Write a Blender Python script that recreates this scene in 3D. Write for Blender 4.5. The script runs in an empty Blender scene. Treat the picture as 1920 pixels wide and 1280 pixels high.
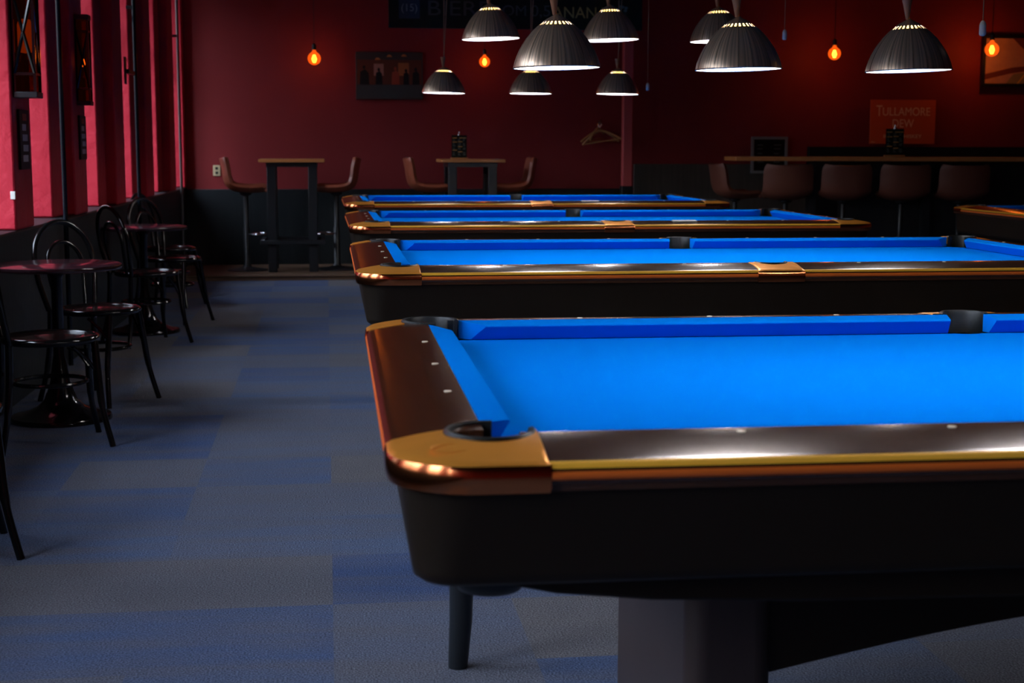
import bpy, bmesh, math, random
from mathutils import Vector, Matrix
random.seed(4)
PI = math.pi
sc = bpy.context.scene
C = sc.collection

# ------------------------------------------------------------------ camera
F, YAW, PITCH, ROLL, CAMZ = 2760.3, .1246, .1316, .0019, 1.265
cd = bpy.data.cameras.new('camera'); cam = bpy.data.objects.new('camera', cd); C.objects.link(cam)
cd.sensor_width = 36; cd.lens = F/1920*36; cd.clip_start = .05; cd.clip_end = 200
fw = Vector((math.sin(YAW)*math.cos(PITCH), math.cos(YAW)*math.cos(PITCH), -math.sin(PITCH)))
r0 = Vector((math.cos(YAW), -math.sin(YAW), 0)); u0 = r0.cross(fw)
rr = math.cos(ROLL)*r0+math.sin(ROLL)*u0; uu = -math.sin(ROLL)*r0+math.cos(ROLL)*u0
cam.matrix_world = Matrix(((rr.x, uu.x, -fw.x, 0), (rr.y, uu.y, -fw.y, 0), (rr.z, uu.z, -fw.z, CAMZ), (0, 0, 0, 1)))
cd.dof.use_dof = True; cd.dof.focus_distance = 4.6; cd.dof.aperture_fstop = 6.3
sc.camera = cam
# ------------------------------------------------------------------ world: overcast daylight outside the windows
w = bpy.data.worlds.new('world'); sc.world = w; w.use_nodes = True
WB = w.node_tree.nodes['Background']; WB.inputs[0].default_value = (.60, .76, 1, 1); WB.inputs[1].default_value = 13.0
_n = w.node_tree.nodes; _tc = _n.new('ShaderNodeTexCoord'); _sp = _n.new('ShaderNodeSeparateXYZ'); _cr = _n.new('ShaderNodeValToRGB')
w.node_tree.links.new(_tc.outputs['Generated'], _sp.inputs[0]); w.node_tree.links.new(_sp.outputs[2], _cr.inputs[0]); w.node_tree.links.new(_cr.outputs[0], WB.inputs[0])
_e = _cr.color_ramp.elements; _e[0].position = .0; _e[0].color = (.045, .045, .045, 1); _e[1].position = .42; _e[1].color = (.76, .85, 1, 1)
_k = _e.new(.16); _k.color = (.16, .17, .19, 1)      # houses across the street, then open overcast sky
_az = _n.new('ShaderNodeMapRange'); _az.inputs[1].default_value = -1; _az.inputs[2].default_value = 1; _az.inputs[3].default_value = 2.1; _az.inputs[4].default_value = .25   # the sun side of the sky
w.node_tree.links.new(_sp.outputs[1], _az.inputs[0])
_mu = _n.new('ShaderNodeVectorMath'); _mu.operation = 'SCALE'; w.node_tree.links.new(_cr.outputs[0], _mu.inputs[0]); w.node_tree.links.new(_az.outputs[0], _mu.inputs[3]); w.node_tree.links.new(_mu.outputs[0], WB.inputs[0])
vs = sc.view_settings
vs.view_transform = 'Standard'; vs.look = 'None'; vs.gamma = 1; vs.exposure = 0.0; vs.use_curve_mapping = False
LAMP_W, BULB_W = 11.6, 1.6

# ------------------------------------------------------------------ materials
def mat(name, col, rough=.5, metal=0, coat=0, spec=.5, emit=None, es=0, noise=None, bump=None, aniso=None):
    m = bpy.data.materials.new(name); m.use_nodes = True
    nt = m.node_tree; b = nt.nodes['Principled BSDF']
    b.inputs['Base Color'].default_value = (*col, 1); b.inputs['Roughness'].default_value = rough
    b.inputs['Metallic'].default_value = metal; b.inputs['Coat Weight'].default_value = coat
    b.inputs['Coat Roughness'].default_value = .12
    b.inputs['Specular IOR Level'].default_value = spec
    if emit: b.inputs['Emission Color'].default_value = (*emit, 1); b.inputs['Emission Strength'].default_value = es
    if noise or bump:
        tc = nt.nodes.new('ShaderNodeTexCoord'); mp = nt.nodes.new('ShaderNodeMapping')
        nt.links.new(tc.outputs['Object'], mp.inputs[0])
        n = nt.nodes.new('ShaderNodeTexNoise'); nt.links.new(mp.outputs[0], n.inputs[0])
        sc_, det, st = (noise or bump)[:3]
        mp.inputs['Scale'].default_value = st; n.inputs['Scale'].default_value = sc_; n.inputs['Detail'].default_value = det
        if noise:
            mx = nt.nodes.new('ShaderNodeMix'); mx.data_type = 'RGBA'
            mx.inputs[6].default_value = (*col, 1); mx.inputs[7].default_value = (*noise[3], 1)
            nt.links.new(n.outputs[0], mx.inputs[0]); nt.links.new(mx.outputs[2], b.inputs['Base Color'])
        if bump:
            n2 = nt.nodes.new('ShaderNodeTexNoise'); mp2 = nt.nodes.new('ShaderNodeMapping')
            nt.links.new(tc.outputs['Object'], mp2.inputs[0]); nt.links.new(mp2.outputs[0], n2.inputs[0])
            n2.inputs['Scale'].default_value = bump[0]; n2.inputs['Detail'].default_value = bump[1]; mp2.inputs['Scale'].default_value = bump[2]
            bp = nt.nodes.new('ShaderNodeBump'); bp.inputs['Distance'].default_value = bump[3]; bp.inputs['Strength'].default_value = 1
            nt.links.new(n2.outputs[0], bp.inputs['Height']); nt.links.new(bp.outputs[0], b.inputs['Normal'])
    return m
RED = mat('red_paint', (.55, .021, .040), .62, noise=(3, 3, (1, 1, 1), (.42, .014, .030)), bump=(9, 4, (1, 1, 1), .012), spec=.3)
REDPLAIN = mat('red_wall_paint', (.27, .028, .030), .6, noise=(2, 3, (1, 1, 1), (.22, .024, .026)), bump=(60, 2, (1, 1, 1), .001), spec=.25)
POSTM = mat('post_paint', (.62, .10, .10), .5)
BLACKW = mat('black_wainscot', (.010, .014, .016), .5, bump=(14, 2, (6, 6, .3), .002), spec=.3)
GREYW = mat('grey_board', (.10, .092, .075), .6, noise=(4, 3, (8, 8, .5), (.055, .05, .042)), spec=.3)
CEIL = mat('ceiling_paint', (.05, .03, .025), .8)
CLOTH = mat('blue_cloth', (.001, .165, .66), .95, spec=0, bump=(900, 2, (1, 1, 1), .0003))
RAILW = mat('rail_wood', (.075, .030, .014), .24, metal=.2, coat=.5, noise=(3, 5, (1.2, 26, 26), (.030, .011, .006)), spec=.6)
RAILWS = mat('rail_wood_short', (.15, .048, .018), .24, metal=.55, coat=.5, noise=(3, 5, (26, 1.2, 26), (.075, .022, .009)), spec=.6)  # same rail wood, redder and more metallic: orange reflection worked into the colour
EDGE = mat('rail_bead_glint', (1, .20, .03), .30, metal=.4)  # orange reflection along the rail bead, put into the colour
GOLDGLINT = mat('rail_gold_glint', (1, .50, .045), .34, metal=.25)  # lamp reflection along the long rail edges, painted as a gold line
CASTE = mat('copper_side_shade', (.82, .27, .10), .17, metal=1, noise=(3, 3, (1, 6, 6), (.62, .17, .06)))  # casting sides: same copper, darker and redder for the dim room they reflect
COPPER = mat('copper_casting', (.98, .38, .05), .33, metal=.55, noise=(3, 3, (1, 6, 6), (.82, .32, .045)))
RUBBER = mat('black_pocket', (.006, .008, .008), .42)
CAB = mat('cabinet_black', (.010, .006, .003), .45, spec=.22)
PEDM = mat('pedestal_brown', (.036, .023, .020), .38, noise=(4, 4, (3, 3, .4), (.024, .014, .012)))
PEARL = mat('pearl', (.75, .66, .50), .35)
BLK = mat('black_lacquer', (.004, .004, .004), .14, coat=.35, spec=.35)
BLKM = mat('black_metal', (.010, .012, .014), .35, spec=.5)
SEATR = mat('varnished_seat', (.022, .009, .008), .14, coat=.6)
TOPM = mat('dark_tabletop', (.030, .012, .016), .16, coat=.5)
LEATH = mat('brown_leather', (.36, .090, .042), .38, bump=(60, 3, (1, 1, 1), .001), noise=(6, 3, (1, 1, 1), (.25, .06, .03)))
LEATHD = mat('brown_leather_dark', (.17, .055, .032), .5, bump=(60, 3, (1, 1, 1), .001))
OAK = mat('oak_top', (.68, .27, .08), .38, noise=(5, 4, (1, 12, 12), (.42, .15, .04)))
PLAT = mat('platform_boards', (.16, .095, .055), .5, noise=(4, 4, (1, 14, 14), (.09, .05, .03)))
CORD = mat('cord', (.30, .16, .09), .6)
WOODC = mat('wood_cone', (.34, .15, .07), .5, noise=(6, 3, (20, 20, 1), (.22, .09, .04)))
CHROME = mat('chrome', (.6, .62, .65), .2, metal=1)
WHITE = mat('white_plastic', (.7, .68, .62), .4)
PAPER = mat('white_card', (.85, .82, .74), .6)
INNER = mat('white_enamel', (.92, .92, .95), .6)
HANG = mat('hanger_wood', (.45, .24, .09), .45)
CHALKB = mat('chalkboard', (.011, .010, .006), .5, spec=.15)
GLASSP = None
def mat_alu():
    m = mat('brushed_aluminium', (.42, .38, .33), .30, metal=.82)
    nt = m.node_tree; b = nt.nodes['Principled BSDF']
    tc = nt.nodes.new('ShaderNodeTexCoord'); sp = nt.nodes.new('ShaderNodeSeparateXYZ'); nt.links.new(tc.outputs['Object'], sp.inputs[0])
    at = nt.nodes.new('ShaderNodeMath'); at.operation = 'ARCTAN2'; nt.links.new(sp.outputs[1], at.inputs[0]); nt.links.new(sp.outputs[0], at.inputs[1])
    n = nt.nodes.new('ShaderNodeTexNoise'); n.noise_dimensions = '1D'; n.inputs['Scale'].default_value = 15; n.inputs['Detail'].default_value = 6
    nt.links.new(at.outputs[0], n.inputs['W'])
    cr = nt.nodes.new('ShaderNodeValToRGB'); cr.color_ramp.elements[0].position = .38; cr.color_ramp.elements[0].color = (.56, .41, .29, 1)
    cr.color_ramp.elements[1].position = .62; cr.color_ramp.elements[1].color = (.98, .73, .52, 1)
    nt.links.new(n.outputs[0], cr.inputs[0]); nt.links.new(cr.outputs[0], b.inputs['Base Color'])
    mr = nt.nodes.new('ShaderNodeMapRange'); mr.inputs[3].default_value = .20; mr.inputs[4].default_value = .42
    nt.links.new(n.outputs[0], mr.inputs[0]); nt.links.new(mr.outputs[0], b.inputs['Roughness'])
    return m
ALU = mat_alu()
def mat_glass():
    m = bpy.data.materials.new('window_glass'); m.use_nodes = True; nt = m.node_tree; nt.nodes.clear()
    o = nt.nodes.new('ShaderNodeOutputMaterial'); mx = nt.nodes.new('ShaderNodeMixShader'); mx.inputs[0].default_value = .08
    t = nt.nodes.new('ShaderNodeBsdfTransparent'); t.inputs[0].default_value = (.95, .97, 1, 1)
    g = nt.nodes.new('ShaderNodeBsdfGlossy'); g.inputs[1].default_value = .02
    nt.links.new(t.outputs[0], mx.inputs[1]); nt.links.new(g.outputs[0], mx.inputs[2]); nt.links.new(mx.outputs[0], o.inputs[0])
    return m
GLASS = mat_glass()
def mat_amber(name, tcol, ecol, es):
    m = bpy.data.materials.new(name); m.use_nodes = True; nt = m.node_tree; nt.nodes.clear()
    o = nt.nodes.new('ShaderNodeOutputMaterial'); ad = nt.nodes.new('ShaderNodeAddShader')
    t = nt.nodes.new('ShaderNodeBsdfTransparent'); t.inputs[0].default_value = (*tcol, 1)
    g = nt.nodes.new('ShaderNodeEmission'); g.inputs[0].default_value = (*ecol, 1); g.inputs[1].default_value = es
    nt.links.new(t.outputs[0], ad.inputs[0]); nt.links.new(g.outputs[0], ad.inputs[1]); nt.links.new(ad.outputs[0], o.inputs[0])
    return m
AMBER = mat_amber('amber_glass', (1, .55, .2), (1, .13, .008), .55)
LANTG = mat_amber('lantern_glass', (.22, .06, .012), (1, .10, .01), .004)
FILD = mat('lantern_flame', (1, .6, .2), .5, emit=(1, .27, .035), es=.5)
FIL = mat('filament', (1, .6, .2), .5, emit=(1, .42, .08), es=9)
LED = mat('lamp_glow', (1, 1, 1), .5, emit=(1, .98, 1), es=9)
WARMG = mat('vent_slot_glow', (1, .8, .3), .5, emit=(1, .72, .14), es=2.2)
def mat_carpet():
    m = bpy.data.materials.new('carpet_tiles'); m.use_nodes = True; nt = m.node_tree; b = nt.nodes['Principled BSDF']
    b.inputs['Roughness'].default_value = .95; b.inputs['Specular IOR Level'].default_value = .1
    N = nt.nodes.new; Lk = nt.links.new
    tc = N('ShaderNodeTexCoord')
    vm = N('ShaderNodeVectorMath'); vm.operation = 'MULTIPLY'; vm.inputs[1].default_value = (2, 2, 0); Lk(tc.outputs['Object'], vm.inputs[0])
    fl = N('ShaderNodeVectorMath'); fl.operation = 'FLOOR'; Lk(vm.outputs[0], fl.inputs[0])
    wn = N('ShaderNodeTexWhiteNoise'); wn.noise_dimensions = '3D'; Lk(fl.outputs[0], wn.inputs[0])
    cr = N('ShaderNodeValToRGB'); e = cr.color_ramp.elements; e[0].position = 0; e[0].color = (.055, .088, .19, 1); e[1].position = 1; e[1].color = (.128, .124, .132, 1)
    k = e.new(.45); k.color = (.080, .115, .20, 1); Lk(wn.outputs[0], cr.inputs[0])
    # stripe streaks inside a tile, turned by tile
    n2 = N('ShaderNodeTexNoise'); n2.inputs['Scale'].default_value = 2.2; mp = N('ShaderNodeMapping'); mp.inputs['Scale'].default_value = (.6, 3.2, 1)
    Lk(tc.outputs['Object'], mp.inputs[0]); Lk(mp.outputs[0], n2.inputs[0]); n2.inputs['Detail'].default_value = 2
    mx = N('ShaderNodeMix'); mx.data_type = 'RGBA'; mx.inputs[7].default_value = (.112, .112, .128, 1)
    mr0 = N('ShaderNodeMapRange'); mr0.inputs[1].default_value = .35; mr0.inputs[2].default_value = .65; mr0.inputs[3].default_value = 0; mr0.inputs[4].default_value = .6
    Lk(n2.outputs[0], mr0.inputs[0]); Lk(mr0.outputs[0], mx.inputs[0]); Lk(cr.outputs[0], mx.inputs[6])
    n1 = N('ShaderNodeTexNoise'); n1.inputs['Scale'].default_value = 170; n1.inputs['Detail'].default_value = 3; Lk(tc.outputs['Object'], n1.inputs[0])
    mr = N('ShaderNodeMapRange'); mr.inputs[1].default_value = .3; mr.inputs[2].default_value = .7; mr.inputs[3].default_value = .55; mr.inputs[4].default_value = 1.5; Lk(n1.outputs[0], mr.inputs[0])
    sc2 = N('ShaderNodeVectorMath'); sc2.operation = 'SCALE'; Lk(mx.outputs[2], sc2.inputs[0]); Lk(mr.outputs[0], sc2.inputs[3]); Lk(sc2.outputs[0], b.inputs['Base Color'])
    bp = N('ShaderNodeBump'); bp.inputs['Distance'].default_value = .004; Lk(n1.outputs[0], bp.inputs['Height']); Lk(bp.outputs[0], b.inputs['Normal'])
    return m
CARPET = mat_carpet()

# ------------------------------------------------------------------ helpers
def flat(o):
    return o
def link(name, bm, m, parent=None, loc=None, smooth=False, bev=0, seg=2, angle=40, ms=None):
    bmesh.ops.remove_doubles(bm, verts=bm.verts, dist=1e-6)
    bmesh.ops.recalc_face_normals(bm, faces=bm.faces)
    me = bpy.data.meshes.new(name); bm.to_mesh(me); bm.free()
    for mm in (ms or [m]): me.materials.append(mm)
    if smooth:
        me.polygons.foreach_set('use_smooth', [True]*len(me.polygons)); me.set_sharp_from_angle(angle=math.radians(angle))
    o = bpy.data.objects.new(name, me); C.objects.link(o)
    if bev:
        b = o.modifiers.new('bevel', 'BEVEL'); b.width = bev; b.segments = seg; b.limit_method = 'ANGLE'; b.angle_limit = math.radians(35)
        me.polygons.foreach_set('use_smooth', [True]*len(me.polygons)); me.set_sharp_from_angle(angle=math.radians(35))
    if parent is not None: o.parent = parent
    if loc is not None: o.location = loc
    return o
def tag(o, label, cat, group=None):
    o['label'] = label; o['category'] = cat
    if group: o['group'] = group
    return o
def thing(name, label, cat, loc=(0, 0, 0), rz=0, group=None):
    o = bpy.data.objects.new(name, None); o.empty_display_size = .1; C.objects.link(o)
    o.location = loc; o.rotation_euler = (0, 0, rz); return tag(o, label, cat, group)
def struct(name, bm, m, **k):
    o = link(name, bm, m, **k); o['kind'] = 'structure'; return o
def dup(root, loc, rz, label, group=None):
    r = root.copy(); C.objects.link(r); r.location = loc; r.rotation_euler = (0, 0, rz); r['label'] = label
    if group: r['group'] = group
    for ch in list(root.children):
        c = ch.copy(); C.objects.link(c); c.parent = r
        for g in list(ch.children):
            d = g.copy(); C.objects.link(d); d.parent = c
    return r
def box(bm, x0, x1, y0, y1, z0, z1, mi=0):
    v = [bm.verts.new(p) for p in ((x0, y0, z0), (x1, y0, z0), (x1, y1, z0), (x0, y1, z0), (x0, y0, z1), (x1, y0, z1), (x1, y1, z1), (x0, y1, z1))]
    for f in ((0, 3, 2, 1), (4, 5, 6, 7), (0, 1, 5, 4), (1, 2, 6, 5), (2, 3, 7, 6), (3, 0, 4, 7)):
        fc = bm.faces.new([v[i] for i in f]); fc.material_index = mi
    return bm
def BX(*a): return box(bmesh.new(), *a)
def prism(bm, pts, f0, f1, mi=0):
    """pts list of 2D, f0/f1 map (u,v)->3D for both ends"""
    a = [bm.verts.new(f0(*p)) for p in pts]; b = [bm.verts.new(f1(*p)) for p in pts]; n = len(pts)
    fs = [bm.faces.new(a), bm.faces.new(b[::-1])]
    for i in range(n): fs.append(bm.faces.new((a[i], b[i], b[(i+1) % n], a[(i+1) % n])))
    for f in fs: f.material_index = mi
    return bm
def lathe(bm, prof, n=32, c=(0, 0, 0), caps=(False, False)):
    rings = []
    for r, z in prof:
        if r < 1e-6: rings.append([bm.verts.new((c[0], c[1], c[2]+z))])
        else: rings.append([bm.verts.new((c[0]+r*math.cos(2*PI*i/n), c[1]+r*math.sin(2*PI*i/n), c[2]+z)) for i in range(n)])
    for a, b in zip(rings, rings[1:]):
        for i in range(n):
            j = (i+1) % n
            q = [a[i % len(a)], a[j % len(a)], b[j % len(b)], b[i % len(b)]]
            q = [v for k, v in enumerate(q) if v not in q[:k]]
            if len(q) > 2: bm.faces.new(q)
    if caps[0] and len(rings[0]) > 1: bm.faces.new(rings[0][::-1])
    if caps[1] and len(rings[-1]) > 1: bm.faces.new(rings[-1])
    return bm
def tube(bm, pts, r, n=10, closed=False, caps=True):
    P = [Vector(p) for p in pts]; N = len(P); R = r if isinstance(r, (list, tuple)) else [r]*N
    rings = []; up = None
    for i in range(N):
        if closed: t = (P[(i+1) % N]-P[i-1]).normalized()
        else: t = (P[min(i+1, N-1)]-P[max(i-1, 0)]).normalized()
        if up is None:
            up = Vector((0, 0, 1)) if abs(t.z) < .9 else Vector((1, 0, 0))
        s = t.cross(up).normalized(); up = s.cross(t).normalized()
        rings.append([bm.verts.new(P[i]+R[i]*(math.cos(2*PI*k/n)*s+math.sin(2*PI*k/n)*up)) for k in range(n)])
    for i in range(N if closed else N-1):
        a, b = rings[i], rings[(i+1) % N]
        for k in range(n): bm.faces.new((a[k], a[(k+1) % n], b[(k+1) % n], b[k]))
    if not closed and caps: bm.faces.new(rings[0][::-1]); bm.faces.new(rings[-1])
    return bm
def spline(P, n=6):
    P = [Vector(p) for p in P]; out = []
    for i in range(len(P)-1):
        p0 = P[max(i-1, 0)]; p1 = P[i]; p2 = P[i+1]; p3 = P[min(i+2, len(P)-1)]
        for k in range(n):
            t = k/n
            out.append(.5*((2*p1)+(-p0+p2)*t+(2*p0-5*p1+4*p2-p3)*t*t+(-p0+3*p1-3*p2+p3)*t**3))
    return out+[P[-1]]
def text(name, s, size, m, parent, loc, rot=(PI/2, 0, 0), ext=.001, sx=1, align='CENTER'):
    cu = bpy.data.curves.new(name, 'FONT'); cu.body = s; cu.size = size; cu.extrude = ext; cu.align_x = align; cu.align_y = 'CENTER'
    t = bpy.data.objects.new('tmp_text', cu); C.objects.link(t)
    dg = bpy.context.evaluated_depsgraph_get(); me = bpy.data.meshes.new_from_object(t.evaluated_get(dg))
    bpy.data.objects.remove(t); bpy.data.curves.remove(cu)
    me.materials.clear(); me.materials.append(m); me.transform(Matrix.Diagonal((sx, 1, 1, 1)))
    o = bpy.data.objects.new(name, me); C.objects.link(o); o.parent = parent; o.location = loc; o.rotation_euler = rot
    return o

# ------------------------------------------------------------------ the room
XR, YB, YF, ZC = 8.6, 15.45, -3.6, 3.15
def xw(y): return -1.545+.0143*(y-7)            # face of the window piers
struct('floor', BX(-2.6, XR+.2, YF-.2, 14.1, -.1, 0), CARPET)
pl = BX(-1.75, XR+.2, 14.1, YB+.2, -.1, .05); struct('floor_platform', pl, PLAT, bev=.006)
struct('trim_1', BX(-1.5, XR, 14.085, 14.12, .036, .056), PLAT, bev=.003)
struct('ceiling', BX(-2.6, XR+.2, YF-.2, YB+.2, ZC, ZC+.15), CEIL)
struct('wall_back', BX(-2.6, XR+.2, YB, YB+.2, -.1, ZC), REDPLAIN)
struct('wall_right', BX(XR, XR+.2, YF-.2, YB+.2, -.1, ZC), REDPLAIN)
struct('wall_front', BX(-2.6, XR+.2, YF-.2, YF, -.1, ZC), REDPLAIN)
ZS, ZH, DG = .845, 2.95, .42                    # sill height, head height, depth of the glass
PER, PW = 1.63, .42
piers = [7.6+PER*k for k in range(-6, 6)]
bm = bmesh.new()
def slab(bm, y0, y1, d0, d1, z0, z1):           # block between depths d0 (room side) and d1 behind the pier face
    x = [xw(y0), xw(y1)]
    v = [bm.verts.new(p) for z in (z0, z1) for p in ((x[0]-d0, y0, z), (x[1]-d0, y1, z), (x[1]-d1, y1, z), (x[0]-d1, y0, z))]
    for f in ((0, 1, 2, 3), (7, 6, 5, 4), (0, 4, 5, 1), (1, 5, 6, 2), (2, 6, 7, 3), (3, 7, 4, 0)): bm.faces.new([v[i] for i in f])
slab(bm, YF, YB, 0, DG+.15, ZH, ZC)
bm2 = bmesh.new()
slab(bm2, YF, YB, 0, DG+.15, -.05, ZS)
ends = []
for i, y in enumerate(piers):
    d2 = .075 if i > 6 else .0
    slab(bm, y, y+PW, 0, DG+.15, ZS, ZH)
    l2 = .31 if d2 else 0
    if l2: slab(bm, y-l2, y, d2, DG+.15, ZS, ZH)
    ends.append((y-l2, y+PW))
slab(bm, 15.33, YB, 0, DG+.15, ZS, ZH)
slab(bm, YF, piers[0]-1.2, 0, DG+.15, ZS, ZH)
struct('wall_left', bm, RED, bev=.012, seg=2)
struct('trim_2', bm2, BLACKW, bev=.012, seg=2)
# windows
bounds = [(piers[0]-1.2, ends[0][0])]+[(ends[i][1], ends[i+1][0]) for i in range(len(ends)-1)]
PORT = []
for n, (a, b) in enumerate(bounds):
    m_ = bmesh.new(); t = .045
    for (y0, y1, z0, z1) in ((a, a+t, ZS, ZH), (b-t, b, ZS, ZH), (a+t, b-t, ZS, ZS+t), (a+t, b-t, ZH-t, ZH), (a+t, b-t, 2.25, 2.29), ((a+b)/2-.02, (a+b)/2+.02, ZS+t, ZH-t)):
        slab(m_, y0, y1, DG-.03, DG+.03, z0, z1)
    wnd = struct('window_%d' % (n+1), m_, BLKM)
    g = bmesh.new(); slab(g, a+t, b-t, DG-.004, DG+.004, ZS+t, ZH-t); o = link('pane', g, GLASS, parent=wnd)
    ld = bpy.data.lights.new('sky_portal', 'AREA'); ld.shape = 'RECTANGLE'; ld.size = b-a; ld.size_y = ZH-ZS; ld.cycles.is_portal = True
    lo = bpy.data.objects.new('sky_portal', ld); C.objects.link(lo); lo.location = (xw((a+b)/2)-DG-.2, (a+b)/2, (ZS+ZH)/2); lo.rotation_euler = (PI/2, 0, -PI/2)
# back wall trims
struct('trim_3', BX(-1.43, 3.10, YB-.03, YB, .05, .825), BLACKW, bev=.004)
struct('trim_4', BX(3.23, 5.13, YB-.05, YB, .05, 1.085), GREYW, bev=.004)
struct('trim_5', BX(5.13, XR, YB-.06, YB, .05, 1.27), BLACKW, bev=.004)
struct('trim_6', BX(3.045, 3.145, 15.1, 15.2, .05, ZC), POSTM, bev=.008)
struct('trim_7', BX(3.035, 3.155, 15.09, 15.21, .05, .86), BLACKW, bev=.008)

# ------------------------------------------------------------------ pool table
L, W = 2.92, 1.65
ZI, RW = .86, .14
def dz(s):                                       # rail top profile, s = distance in from the outer edge
    t = max(0, 1-s/RW); return ZI-.018*t**1.9
def rail_bm(a, b, horiz, off=0.0, flip=0):
    prof = [(RW, ZI-.05)]+[(s, dz(s)+off) for s in (RW, .12, .10, .08, .06, .045, .03, .018, .010)]
    prof += [(.005, ZI-.0185+off), (.0, ZI-.024), (.003, ZI-.026), (.0, ZI-.028), (-.003, ZI-.032), (-.003, ZI-.036), (.0, ZI-.040), (.003, ZI-.042), (.004, ZI-.0455), (.007, ZI-.048), (.007, ZI-.056), (.012, ZI-.058)]
    def P(t):
        def f(s, z):
            x, y = (t, s) if horiz else (s, t)
            return (x-L/2, y-W/2, z)
        return f
    bm = prism(bmesh.new(), prof, P(a), P(b))
    return bm
def xf(bm, fx, fy):
    if fx or fy:
        for v in bm.verts:
            if fx: v.co.x = -v.co.x
            if fy: v.co.y = -v.co.y
    return bm
def sdf(x, y, R=.12):                            # distance in from rounded rectangle
    cx, cy = x-R, y-R
    if cx < 0 and cy < 0: return R-math.hypot(cx, cy)
    return min(x, y)
def casting_bm(c, r, xlo, xhi, yhi, a0, a1, corner=True, n=84, off=.002):
    bm = bmesh.new(); top = []; side = []
    S = (lambda x, y: sdf(x, y)) if corner else (lambda x, y: y)
    def inside(x, y): return S(x, y) > 0 and xlo <= x <= xhi and y <= yhi
    ths = [a0+(a1-a0)*i/n for i in range(n+1)]
    for px, py in ((xhi, 0.0), (xlo, 0.0), (xhi, yhi)):
        th = math.atan2(py-c[1], px-c[0])
        while th > a0: th -= 2*PI
        if a1 < th < a0: ths.append(th)
    ths = sorted(set(ths), reverse=True)
    cols = []
    for th in ths:
        dx, dy = math.cos(th), math.sin(th); lo, hi = r, .6
        for _ in range(40):
            mid = (lo+hi)/2
            if inside(c[0]+dx*mid, c[1]+dy*mid): lo = mid
            else: hi = mid
        K = 10; col = []
        ix, iy = c[0]+dx*r, c[1]+dy*r
        col.append((ix, iy, ZI-.03)); col.append((ix, iy, dz(S(ix, iy))+off-.004))
        for k in range(K+1):
            t = (r+.003)+(lo-r-.003)*k/K; x, y = c[0]+dx*t, c[1]+dy*t
            col.append((x, y, dz(max(0, S(x, y)))+off-(.003 if k == K else 0)))
        ox, oy = c[0]+dx*lo, c[1]+dy*lo
        q = lo+.0035 if S(ox, oy) < .002 else lo
        for kk, zz in ((.6, -.024), (1, -.032), (1, -.042), (.6, -.050), (0, -.057)):
            t = lo+(q-lo)*kk; col.append((c[0]+dx*t, c[1]+dy*t, ZI+zz if S(ox, oy) < .002 else ZI-.02+zz*.5))
        cols.append([bm.verts.new((x-L/2, y-W/2, z)) for x, y, z in col])
    for A, B in zip(cols, cols[1:]):
        for k in range(len(A)-1): bm.faces.new((A[k], A[k+1], B[k+1], B[k]))
    return bm
CC, CR = (.148, .148), .060
ZB = ZI-.044
def liner_bm(c, r, a0, a1, zb):
    bm = bmesh.new(); n = 40
    up = [a0+(a1-a0)*i/n for i in range(n+1)]
    prev = None
    for th in up:                                # upper wall and rolled lip on the rail side
        d = (math.cos(th), math.sin(th))
        col = [bm.verts.new((c[0]+d[0]*q-L/2, c[1]+d[1]*q-W/2, z)) for q, z in ((r-.004, ZB-.012), (r-.004, ZI-.004), (r-.002, ZI+.0035), (r+.004, ZI+.0045), (r+.007, ZI+.001), (r+.006, ZI-.004), (r+.0, ZB-.012))]
        if prev:
            for k in range(len(col)): bm.faces.new((prev[k], prev[(k+1) % len(col)], col[(k+1) % len(col)], col[k]))
        else: bm.faces.new(col)
        prev = col
    bm.faces.new(prev[::-1])
    R = r-.004
    lathe(bm, [(R, ZB-.012), (R, zb+.02), (R-.010, zb+.006), (R-.03, zb), (0, zb)], 32, (c[0]-L/2, c[1]-W/2, 0))
    lathe(bm, [(R-.006, ZB-.012), (R-.006, zb+.024), (0, zb+.01)], 32, (c[0]-L/2, c[1]-W/2, 0))
    return bm
def cushion_bm(b0, b1, n0, n1, horiz):           # back-edge and nose-edge extents
    bm = bmesh.new(); rows = []
    prof = [(0, ZI-.0005), (.25, ZI-.0012), (.75, ZI-.005), (.95, ZI-.0065), (1.0, ZI-.0085), (1.0, ZI-.0105), (.46, ZB+.001), (0, ZB+.001)]
    for end in (0, 1):
        r_ = []
        for t, z in prof:
            u = (b0 + (n0-b0)*t) if end == 0 else (b1+(n1-b1)*t); v = RW+.052*t
            x, y = (u, v) if horiz else (v, u); r_.append(bm.verts.new((x-L/2, y-W/2, z)))
        rows.append(r_)
    k = len(prof)
    for i in range(k): bm.faces.new((rows[0][i], rows[0][(i+1) % k], rows[1][(i+1) % k], rows[1][i]))
    bm.faces.new(rows[0]); bm.faces.new(rows[1][::-1]); return bm
def bed_bm():
    m_ = .165; pts = []
    def arc(cx, cy, r, a0, a1, n=12): return [(cx+r*math.cos(a0+(a1-a0)*i/n), cy+r*math.sin(a0+(a1-a0)*i/n)) for i in range(n+1)]
    R = .062; d = math.acos((m_-CC[0])/R) if False else None
    q = math.sqrt(R*R-(m_-CC[1])**2); a = math.atan2(m_-CC[1], q)
    half = [p for p in arc(CC[0], CC[1], R, PI/2-a, a)]            # left-front corner, from left side to front side
    sy = .118; hs = math.sqrt(.058**2-(m_-sy)**2); b = math.atan2(m_-sy, hs)
    side = arc(L/2, sy, .058, PI-b, b)
    fr = half+side+[(L-x, y) for x, y in half[::-1]]
    pts = fr+[(L-x, W-y) for x, y in fr]
    bm = bmesh.new()
    prism(bm, pts, lambda x, y: (x-L/2, y-W/2, ZB), lambda x, y: (x-L/2, y-W/2, ZB-.03)); return bm
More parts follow.
